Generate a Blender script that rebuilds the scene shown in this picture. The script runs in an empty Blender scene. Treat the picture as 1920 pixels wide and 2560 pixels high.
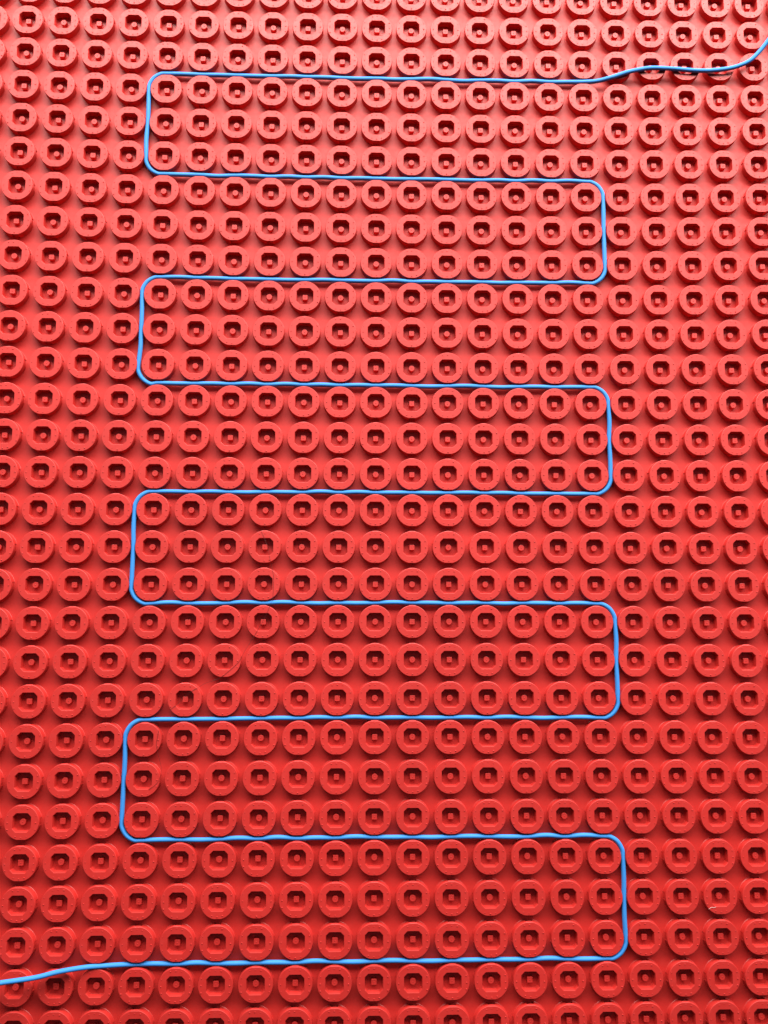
import bpy, math, random
import numpy as np
from mathutils import Vector, Euler, Matrix

random.seed(7)
P = 0.030            # stud pitch in metres: every length below is given in pitches and scaled by P
H = 0.195            # stud height
KY = 1.00591         # row pitch / column pitch

# ------------------------------------------------------------------ camera
scn = bpy.context.scene
cam_d = bpy.data.cameras.new('camera'); cam = bpy.data.objects.new('camera', cam_d)
scn.collection.objects.link(cam)
cam_d.sensor_fit = 'VERTICAL'; cam_d.sensor_height = 36.0; cam_d.lens = 2100.0 / 2560.0 * 36.0
cam.location = (-0.500952 * P, -17.7545806 * P, (22.543203 + H) * P)
cam.rotation_euler = (0.115974525, -0.0327172459, 0.00153743573)
cam_d.clip_start = 0.01; cam_d.clip_end = 50
scn.camera = cam

# ------------------------------------------------------------------ light
world = bpy.data.worlds.new("World"); scn.world = world; world.use_nodes = True
bg = world.node_tree.nodes['Background']
# dim room: its far side, behind the camera, darker than the side with the glazing
wn = world.node_tree.nodes; wl = world.node_tree.links
wtc = wn.new('ShaderNodeTexCoord'); wsx = wn.new('ShaderNodeSeparateXYZ'); wmr = wn.new('ShaderNodeMapRange')
wmr.interpolation_type = 'SMOOTHSTEP'
wmr.inputs[1].default_value = -0.35; wmr.inputs[2].default_value = 0.85
wmr.inputs[3].default_value = 0.03; wmr.inputs[4].default_value = 0.42
wl.new(wtc.outputs['Generated'], wsx.inputs[0]); wl.new(wsx.outputs['Y'], wmr.inputs[0])
wl.new(wmr.outputs[0], bg.inputs[1]); bg.inputs[0].default_value = (0.80, 0.86, 1.0, 1)

def area(name, loc, target, sx, sy, power, col):
    l = bpy.data.lights.new(name, 'AREA'); l.shape = 'RECTANGLE'; l.size = sx; l.size_y = sy
    l.energy = power; l.color = col
    o = bpy.data.objects.new(name, l); scn.collection.objects.link(o)
    o.location = loc
    o.rotation_euler = (Vector(target) - Vector(loc)).to_track_quat('-Z', 'Y').to_euler()
    return o
CY0 = -14 * P
area('window_light', (0.28, CY0 + 1.58, 0.98), (0.15, CY0 + 0.3, 0), 3.2, 1.1, 192, (1.0, 0.965, 0.90))

vs = scn.view_settings
vs.view_transform = 'Standard'; vs.look = 'None'; vs.exposure = 0.0; vs.gamma = 1.0; vs.use_curve_mapping = False
scn.cycles.max_bounces = 8
scn.cycles.diffuse_bounces = 4

# ------------------------------------------------------------------ helpers
C = scn.collection
def link(name, me, mat, parent=None):
    o = bpy.data.objects.new(name, me); C.objects.link(o)
    if mat: me.materials.append(mat)
    if parent: o.parent = parent
    return o
def mesh(name, V, F, smooth=True, ang=24, flat=None):
    me = bpy.data.meshes.new(name); me.from_pydata([tuple(v) for v in V], [], F); me.validate(); me.update()
    if smooth:
        me.shade_smooth(); me.set_sharp_from_angle(angle=math.radians(ang))
    if flat is not None: flatten(me, flat)
    return me
def flatten(me, flat):           # the faces that are truly flat keep a crisp edge
    me.polygons.foreach_set('use_smooth', [not f for f in flat]); me.update()

# the sheet does not lie perfectly square: smooth stretch of the stud grid, in pitches
CX = [0.00552, -0.00359, -0.01089, -0.0171, 0.00677, 0.01597, -0.12369, 0.01053, 0.24652, -0.01204, -0.13775, -0.02795, 0.00691, 0.02934, -0.0077, 0.16441, -0.00061, -0.16743, 0.00264, -0.01011]
CYc = [-0.00569, 0.17786, 0.00487, -0.38017, -0.00915, 0.20068, 0.00961, 0.02933, -0.00809, -0.04151, 0.01499, -0.00722, -0.21657, 0.00853, 0.25614, -0.00135, 0.01361, 0.00769, 0.01573, -0.03133]
IJ = [(i, j) for i in range(5) for j in range(6) if i + j <= 5]
def grid(c, r):
    u = max(-1.12, min(1.12, c / 11.0)); v = max(-1.03, min(1.03, (r - 14.0) / 14.0))
    b = [u ** i * v ** j for i, j in IJ]
    return (c + sum(x * y for x, y in zip(b, CX)), -r * KY + sum(x * y for x, y in zip(b, CYc)))

# ------------------------------------------------------------------ materials
def plastic(name, col, rough, bump, spec=0.6, sss=0.0, vary=0.06, coat=0.0):
    m = bpy.data.materials.new(name); m.use_nodes = True
    nt = m.node_tree; n = nt.nodes; b = n['Principled BSDF']
    tc = n.new('ShaderNodeTexCoord')
    geo = n.new('ShaderNodeNewGeometry')
    n1 = n.new('ShaderNodeTexNoise'); n1.inputs['Scale'].default_value = 9.0; n1.inputs['Detail'].default_value = 5
    nt.links.new(geo.outputs['Position'], n1.inputs['Vector'])
    hs = n.new('ShaderNodeHueSaturation'); hs.inputs['Color'].default_value = (*col, 1)
    mr = n.new('ShaderNodeMapRange'); mr.inputs[1].default_value = 0.3; mr.inputs[2].default_value = 0.7
    mr.inputs[3].default_value = 1 - vary; mr.inputs[4].default_value = 1 + vary
    nt.links.new(n1.outputs[0], mr.inputs[0]); nt.links.new(mr.outputs[0], hs.inputs['Value'])
    nt.links.new(hs.outputs[0], b.inputs['Base Color'])
    n2 = n.new('ShaderNodeTexNoise'); n2.inputs['Scale'].default_value = 260.0; n2.inputs['Detail'].default_value = 3
    nt.links.new(geo.outputs['Position'], n2.inputs['Vector'])
    mr2 = n.new('ShaderNodeMapRange'); mr2.inputs[1].default_value = 0.3; mr2.inputs[2].default_value = 0.7
    mr2.inputs[3].default_value = rough - 0.05; mr2.inputs[4].default_value = rough + 0.06
    nt.links.new(n2.outputs[0], mr2.inputs[0]); nt.links.new(mr2.outputs[0], b.inputs['Roughness'])
    bp = n.new('ShaderNodeBump'); bp.inputs['Strength'].default_value = 0.5; bp.inputs['Distance'].default_value = bump
    nt.links.new(n2.outputs[0], bp.inputs['Height']); nt.links.new(bp.outputs[0], b.inputs['Normal'])
    b.inputs['Specular IOR Level'].default_value = spec
    b.inputs['Coat Weight'].default_value = coat; b.inputs['Coat Roughness'].default_value = 0.24
    if sss:
        b.inputs['Subsurface Weight'].default_value = sss
        b.inputs['Subsurface Radius'].default_value = (0.004, 0.0006, 0.0005)
        b.inputs['Subsurface Scale'].default_value = 1.0
    return m
RED = (0.46, 0.014, 0.010)
m_red = plastic('red_plastic', RED, 0.60, 0.00012, spec=0.54, coat=0.15)
m_sheet = plastic('red_sheet_plastic', RED, 0.60, 0.00010, spec=0.50, coat=0.08)
m_blue = plastic('blue_cable_jacket', (0.030, 0.215, 0.60), 0.68, 0.00004, spec=0.4, vary=0.03)
m_hair = plastic('dark_hair', (0.05, 0.006, 0.005), 0.5, 0.0)
m_lint = plastic('pale_lint', (0.75, 0.55, 0.52), 0.8, 0.0)

# ------------------------------------------------------------------ stud mesh
def stud_angles():
    a = [i * 5.0 for i in range(72)]
    for q in range(4):
        for t in (OCT, 90 - OCT):
            a.append(q * 90 + t)
        for t in (11.9, 12.1, 77.9, 78.1):
            a.append(q * 90 + t)
    return sorted(set(round(x, 3) for x in a))
OA, OCUT = 0.237, 0.092
OCT = math.degrees(math.atan2(OA - OCUT, OA))
def octr(deg, a=OA, cut=OCUT):
    t = math.radians(deg); c, s = abs(math.cos(t)), abs(math.sin(t))
    r = min(a / max(c, 1e-6), a / max(s, 1e-6))
    return min(r, (2 * a - cut) / (c + s))
def flatcap(deg, r, f):          # circle cut by short flats facing the four neighbours
    t = math.radians(deg); c, s = abs(math.cos(t)), abs(math.sin(t))
    return min(r, f / s) if s > c else min(r, (f + .012) / c)

def dome(V, F, x, y, z, r, h, n=6):
    b = len(V)
    for k in range(n):
        t = 2 * math.pi * k / n
        V.append((x + r * math.cos(t), y + r * math.sin(t), z - 0.002))
    for k in range(n):
        t = 2 * math.pi * k / n
        V.append((x + r * .62 * math.cos(t), y + r * .62 * math.sin(t), z + h * .7))
    V.append((x, y, z + h))
    for k in range(n):
        k2 = (k + 1) % n
        F.append((b + k, b + k2, b + n + k2, b + n + k)); F.append((b + n + k, b + n + k2, b + 2 * n))

def stud_geo(seed):
    rn = random.Random(seed)
    A = stud_angles(); n = len(A)
    ns = [abs(math.sin(math.radians(a))) > .7 for a in A]
    tab = [min(a % 90, 90 - a % 90) < 12.0 for a in A]
    edge = rn.uniform(-0.002, 0.002)
    rows = []
    # from the well floor up and over the rim, down the outside to the sheet
    rows.append([(octr(a, OA * .915, OCUT * .80), 0.006) for a in A])
    rows.append([(octr(a, OA * .935, OCUT * .84), 0.014) for a in A])
    rows.append([(octr(a, OA * .965, OCUT * .92), H * .80) for a in A])
    rows.append([(octr(a, OA * .985, OCUT), H - .009) for a in A])
    rows.append([(octr(a, OA * .995, OCUT), H - .0025) for a in A])
    rows.append([(octr(a, OA * 1.015, OCUT * 1.01), H) for a in A])
    rows.append([(flatcap(a, .428 + edge, .418), H) for a in A])
    rows.append([(flatcap(a, .4345 + edge, .4235), H - .004) for a in A])
    rows.append([(flatcap(a, .4385 + edge, .4265), H - .012) for a in A])
    rows.append([(flatcap(a, .4400 + edge, .4285), H - .036) for a in A])
    rows.append([((.4435, H - .040) if t else (.4400 + edge, H - .044)) for a, t in zip(A, tab)])
    rows.append([((.4455, H - .046) if t else (.4405 + edge, H - .052)) for a, t in zip(A, tab)])
    rows.append([((.4430, H - .060) if t else (.4408 + edge, H - .064)) for a, t in zip(A, tab)])
    rows.append([((.412 if q else .426, H - .066) if t else (.441 + edge, H - .070)) for a, t, q in zip(A, tab, ns)])
    rows.append([((.405 if q else .424, .020) if t else (.442, .018)) for a, t, q in zip(A, tab, ns)])
    rows.append([((.408 if q else .428, .006) if t else (.445, .006)) for a, t, q in zip(A, tab, ns)])
    rows.append([((.418 if q else .440, -.004) if t else (.455, -.004)) for a, t, q in zip(A, tab, ns)])
    V = [(0, 0, 0.006)]; F = []
    for row in rows:
        for a, (r, z) in zip(A, row):
            t = math.radians(a); V.append((r * math.cos(t), r * math.sin(t), z))
    for k in range(n): F.append((0, 1 + k, 1 + (k + 1) % n))
    for j in range(len(rows) - 1):
        b0 = 1 + j * n; b1 = b0 + n
        for k in range(n):
            k2 = (k + 1) % n
            F.append((b0 + k, b1 + k, b1 + k2, b0 + k2))
    FL = [True] * (n + 6 * n) + [False] * (len(F) - 7 * n)
    nubs = [(s * .362, 0) for s in (1, -1)] + [(s * .355, t * .168) for s in (1, -1) for t in (1, -1)] + \
           [(0, s * .368) for s in (1, -1)] + [(t * .138, s * .348) for s in (1, -1) for t in (1, -1)]
    for x, y in nubs:
        k = rn.uniform(.6, 1.15)
        dome(V, F, x + rn.uniform(-.006, .006), y + rn.uniform(-.007, .007), H, .0180 * k, .0160 * k)
    FL += [False] * (len(F) - len(FL))
    return V, F, FL

PT = H - 0.0860     # peg top
def peg_geo(square):
    V = []; F = []; n = 24
    def ring(r, z):
        for k in range(n):
            t = 2 * math.pi * k / n
            if square:
                c, s = math.cos(t), math.sin(t)
                p = 11.0; q = (abs(c) ** p + abs(s) ** p) ** (-1 / p)
                V.append((r * q * c, r * q * s, z))
            else: V.append((r * math.cos(t), r * math.sin(t), z))
    R0 = .070 if square else .079
    for r, z in ((R0 * 1.12, .004), (R0 * 1.05, .03), (R0, PT - .006), (R0 * .97, PT - .0015), (R0 * .93, PT), (R0 * .5, PT)):
        ring(r, z)
    V.append((0, 0, PT)); m = len(V) - 1
    for j in range(5):
        for k in range(n):
            k2 = (k + 1) % n; F.append((j * n + k, j * n + k2, (j + 1) * n + k2, (j + 1) * n + k))
    for k in range(n): F.append((5 * n + k, 5 * n + (k + 1) % n, m))
    FL = [k // n >= 3 and False or k // n >= 4 for k in range(len(F))]
    dome(V, F, 0, 0, PT, .014, .012)
    FL += [False] * (len(F) - len(FL))
    return V, F, FL
def sc(V): return [(x * P, y * P, z * P) for x, y, z in V]

# ------------------------------------------------------------------ the membrane
mat_root = bpy.data.objects.new('studded_membrane', None); C.objects.link(mat_root)
mat_root.location = (0, -14 * KY * P, 0)
mat_root['label'] = 'bright red plastic underfloor membrane covered in rows of round hollow studs'
mat_root['category'] = 'floor membrane'
OFF = Vector((0, 14 * KY * P, 0))

# base sheet: very gentle waves between the studs
nx, ny = 60, 72
V = []; F = []
for j in range(ny + 1):
    for i in range(nx + 1):
        x = -14.5 + 29.0 * i / nx; y = 2.0 - 33.5 * j / ny
        z = 0.002 * math.sin(x * 1.1 + y * .3) * math.sin(y * .8) - .004
        V.append((x * P, y * P + OFF.y, z * P))
for j in range(ny):
    for i in range(nx):
        a = j * (nx + 1) + i; F.append((a, a + nx + 1, a + nx + 2, a + 1))
link('base_sheet', mesh('base_sheet', V, F, ang=60), m_sheet, mat_root)

variants = [stud_geo(s) for s in (1, 2, 3)]
stud_me = [mesh('stud', sc(v), f, flat=fl) for v, f, fl in variants]
peg_v = {True: peg_geo(True), False: peg_geo(False)}
peg_me = {k: mesh('peg', sc(v[0]), v[1], flat=v[2]) for k, v in peg_v.items()}
for me in stud_me + list(peg_me.values()): me.materials.append(m_red)

# every stud's position, and its size in the photograph
Rm = Euler(cam.rotation_euler).to_matrix()
def view(x, y, z):
    q = Rm.transposed() @ (Vector((x * P, y * P, z * P)) - Vector(cam.location))
    return 960 + 2100 * q.x / -q.z, 1280 - 2100 * q.y / -q.z, 2100 * P / -q.z
studs = []
for r in range(-1, 31):
    for c in range(-13, 14):
        x, y = grid(c, r)
        x += random.uniform(-.0025, .0025); y += random.uniform(-.0025, .0025)
        px, py, s = view(x, y, H); rad = .445 * s
        w = max(0, min(px + rad, 1920) - max(px - rad, 0)); h = max(0, min(py + rad, 2560) - max(py - rad, 0))
        studs.append((w * h, c, r, x, y, random.randrange(3), random.choice((0, 90, 180, 270)), random.uniform(-.35, .35)))
studs.sort(key=lambda t: -t[0])

proto_s = None
def put(me, name, x, y, rot, parent):
    o = bpy.data.objects.new(name, me); C.objects.link(o); o.parent = parent
    return o
for area_, c, r, x, y, v, rot, tilt in studs[:100]:
    s = put(stud_me[v], 'stud', x, y, rot, mat_root)
    s.location = (x * P, y * P + OFF.y, 0); s.rotation_euler = (math.radians(tilt * .6), math.radians(tilt), 0)
    pg = put(peg_me[(c + r) % 2 == 1], 'peg', 0, 0, 0, s)
    pg['label'] = 'square centre peg' if (c + r) % 2 == 1 else 'round centre peg'
# the rest of the studs, past the hundred that show largest, as one part
Vs, Fs, base = [], [], 0
arr = []; pol = []; flt = []
for area_, c, r, x, y, v, rot, tilt in studs[100:]:
    M = Euler((math.radians(tilt * .6), math.radians(tilt), 0)).to_matrix()
    M = np.array(M)
    for (gv, gf, gl) in (variants[v], peg_v[(c + r) % 2 == 1]):
        g = np.array(gv) @ M.T
        g = g + np.array([x, y, 0]); g = g * P; g[:, 1] += OFF.y
        arr.append(g); pol.extend([tuple(i + base for i in f) for f in gf]); base += len(g); flt.extend(gl)
me = bpy.data.meshes.new('studs'); me.from_pydata(np.concatenate(arr).tolist(), [], pol); me.update()
me.shade_smooth(); me.set_sharp_from_angle(angle=math.radians(24))
flatten(me, flt)
rest = link('studs', me, m_red, mat_root); rest['kind'] = 'stuff'

# ------------------------------------------------------------------ tubes along a path
def catmull(pts, n):
    pts = [Vector(p) for p in pts]; out = []
    q = [pts[0] * 2 - pts[1]] + pts + [pts[-1] * 2 - pts[-2]]
    for i in range(1, len(q) - 2):
        p0, p1, p2, p3 = q[i - 1:i + 3]
        for k in range(n):
            t = k / n
            out.append(.5 * ((2 * p1) + (p2 - p0) * t + (2 * p0 - 5 * p1 + 4 * p2 - p3) * t * t + (3 * p1 - p0 - 3 * p2 + p3) * t ** 3))
    out.append(pts[-1]); return out
def tube(name, pts, rad, sides, mat, origin):
    V = []; F = []; N = len(pts); up = Vector((0, 0, 1))
    for i, p in enumerate(pts):
        d = (pts[min(i + 1, N - 1)] - pts[max(i - 1, 0)]).normalized()
        s = d.cross(up).normalized(); u = s.cross(d)
        for k in range(sides):
            t = 2 * math.pi * k / sides
            V.append(((p + s * math.cos(t) * rad + u * math.sin(t) * rad) * P - origin)[:])
    for i in range(N - 1):
        for k in range(sides):
            k2 = (k + 1) % sides
            F.append((i * sides + k, i * sides + k2, (i + 1) * sides + k2, (i + 1) * sides + k))
    F.append(tuple(range(sides - 1, -1, -1))); F.append(tuple((N - 1) * sides + k for k in range(sides)))
    o = link(name, mesh(name, V, F, ang=60), mat); o.location = origin
    return o

# ------------------------------------------------------------------ heating cable
CR = .0600
ZC = .108
rc = random.Random(21)
path = []
TOPR = [[6.301, -2.499, -0.04], [6.785, -2.422, 0.05], [7.29, -2.247, 0.062], [7.803, -2.127, 0.062], [8.144, -2.101, 0.062], [8.654, -2.114, 0.062], [9.163, -2.149, 0.062], [9.672, -2.158, 0.08], [10.177, -2.105, 0.1], [10.509, -2.028, 0.13], [10.839, -1.885, 0.17], [11.1, -1.642, 0.22], [11.346, -1.332, 0.3], [11.542, -1.009, 0.36], [11.70, -.6, .40], [11.9, 0.1, .42], [12.4, .9, .45]]
BOTL = [[-5.957, -26.669, -0.1], [-6.95, -26.685, -0.03], [-7.354, -26.686, 0.06], [-7.89, -26.735, 0.16], [-8.418, -26.824, 0.26], [-9.213, -26.886, 0.38], [-9.606, -26.924, 0.44], [-10.6, -27.05, .5], [-12.0, -27.3, .5]]
def G(c, r, z=ZC):
    x, y = grid(c, r); path.append((x, y, z))
for x, y, z in reversed(TOPR): path.append((x, y, H + z))
rowsR = [2.5, 5.5, 8.5, 11.5, 14.5, 17.5, 20.5, 23.5, 26.5]
side = 1            # +1: running towards the left edge first
for i, rr in enumerate(rowsR):
    left = (i % 2 == 0)          # this run goes right-to-left
    cols = [c * .5 for c in range(-12, 13)]
    if left: cols = cols[::-1]
    for q, c in enumerate(cols):
        if i == 0 and c > 5.5: continue
        if i == 8 and c < -5: continue
        integer = abs(c - round(c)) < .01
        if integer:
            j = rc.uniform(-.006, .006)
        else:
            j = rc.choice((-1, 1)) * rc.uniform(.0, .022)
        end = abs(c) >= 5.99
        G(c, rr + (0 if end else j), ZC + (0 if integer else rc.uniform(0, .006)))
    if i == 8: break
    sgn = -1 if left else 1
    # turn round the corner stud, run past the middle stud, turn back
    R = .507
    bulge = .05 if (i == 2) else 0.012
    c0 = sgn * 6
    for t in (20, 45, 70):
        a = math.radians(t); k = R + .012 * math.sin(math.radians(2 * t))
        G(c0 + sgn * k * math.sin(a), rr + .5 - k * math.cos(a))
    G(c0 + sgn * .502, rr + .5)
    G(c0 + sgn * (.51 + rc.uniform(-.02, .02)), rr + 1.0, ZC + .004)
    G(c0 + sgn * .500, rr + 1.5)
    G(c0 + sgn * (.51 + rc.uniform(-.02, .02)), rr + 2.0, ZC + .004)
    G(c0 + sgn * (.503 + bulge * .8), rr + 2.5)
    for t in (70, 45, 20):
        a = math.radians(t); k = R + bulge + .012 * math.sin(math.radians(2 * t))
        G(c0 + sgn * k * math.sin(a), rr + 2.5 + k * math.cos(a))
for x, y, z in BOTL: path.append((x, y, H + z))
cab = tube('heating_cable', catmull(path, 5), CR, 20, m_blue, Vector((0, -14 * KY * P, 0)))
cab['label'] = 'thin blue electric heating cable snaking in long loops between the red studs'
cab['category'] = 'cable'

# ------------------------------------------------------------------ stray hairs and lint
HAIR = [[-3.056, -15.677], [-2.98, -15.835], [-2.917, -15.993], [-2.866, -16.163], [-2.813, -16.429], [-2.749, -16.67], [-2.708, -16.935], [-2.724, -17.439], [-2.769, -17.582], [-2.815, -17.702], [-2.884, -17.869], [-2.999, -18.107], [-3.068, -18.225], [-3.207, -18.462], [-3.437, -18.84], [-3.574, -19.099], [-3.759, -19.286], [-4.014, -19.497], [-4.223, -19.599], [-4.447, -19.674], [-4.633, -19.785], [-4.799, -19.878], [-5.001, -20.045], [-5.184, -20.23], [-5.33, -20.341]]
HAIR2 = [[-5.618, -20.878], [-5.644, -21.034], [-5.666, -21.19], [-5.644, -21.377], [-5.59, -21.579], [-5.533, -21.781], [-5.527, -21.966], [-5.565, -22.121], [-5.671, -22.259], [-5.824, -22.366]]
LINT = [[8.68, -25.45], [8.705, -25.422], [8.748, -25.405], [8.803, -25.409], [8.864, -25.398]]
def strand(name, pts, rad, mat, label, cat, dz):
    o0 = Vector((pts[0][0] * P, pts[0][1] * P, H * P))
    o = tube(name, catmull([(x, y, H + dz) for x, y in pts], 5), rad, 6, mat, o0)
    o['label'] = label; o['category'] = cat; return o
strand('hair', HAIR, .0034, m_hair, 'long dark hair lying across five studs left of the centre, crossing one cable run', 'hair', .006)
strand('hair', HAIR2, .0032, m_hair, 'short curved dark hair on two studs inside the lowest left cable loop', 'hair', .006)
strand('lint_fiber', LINT, .0035, m_lint, 'tiny curled pale fibre on a stud near the lower right corner', 'lint', .008)
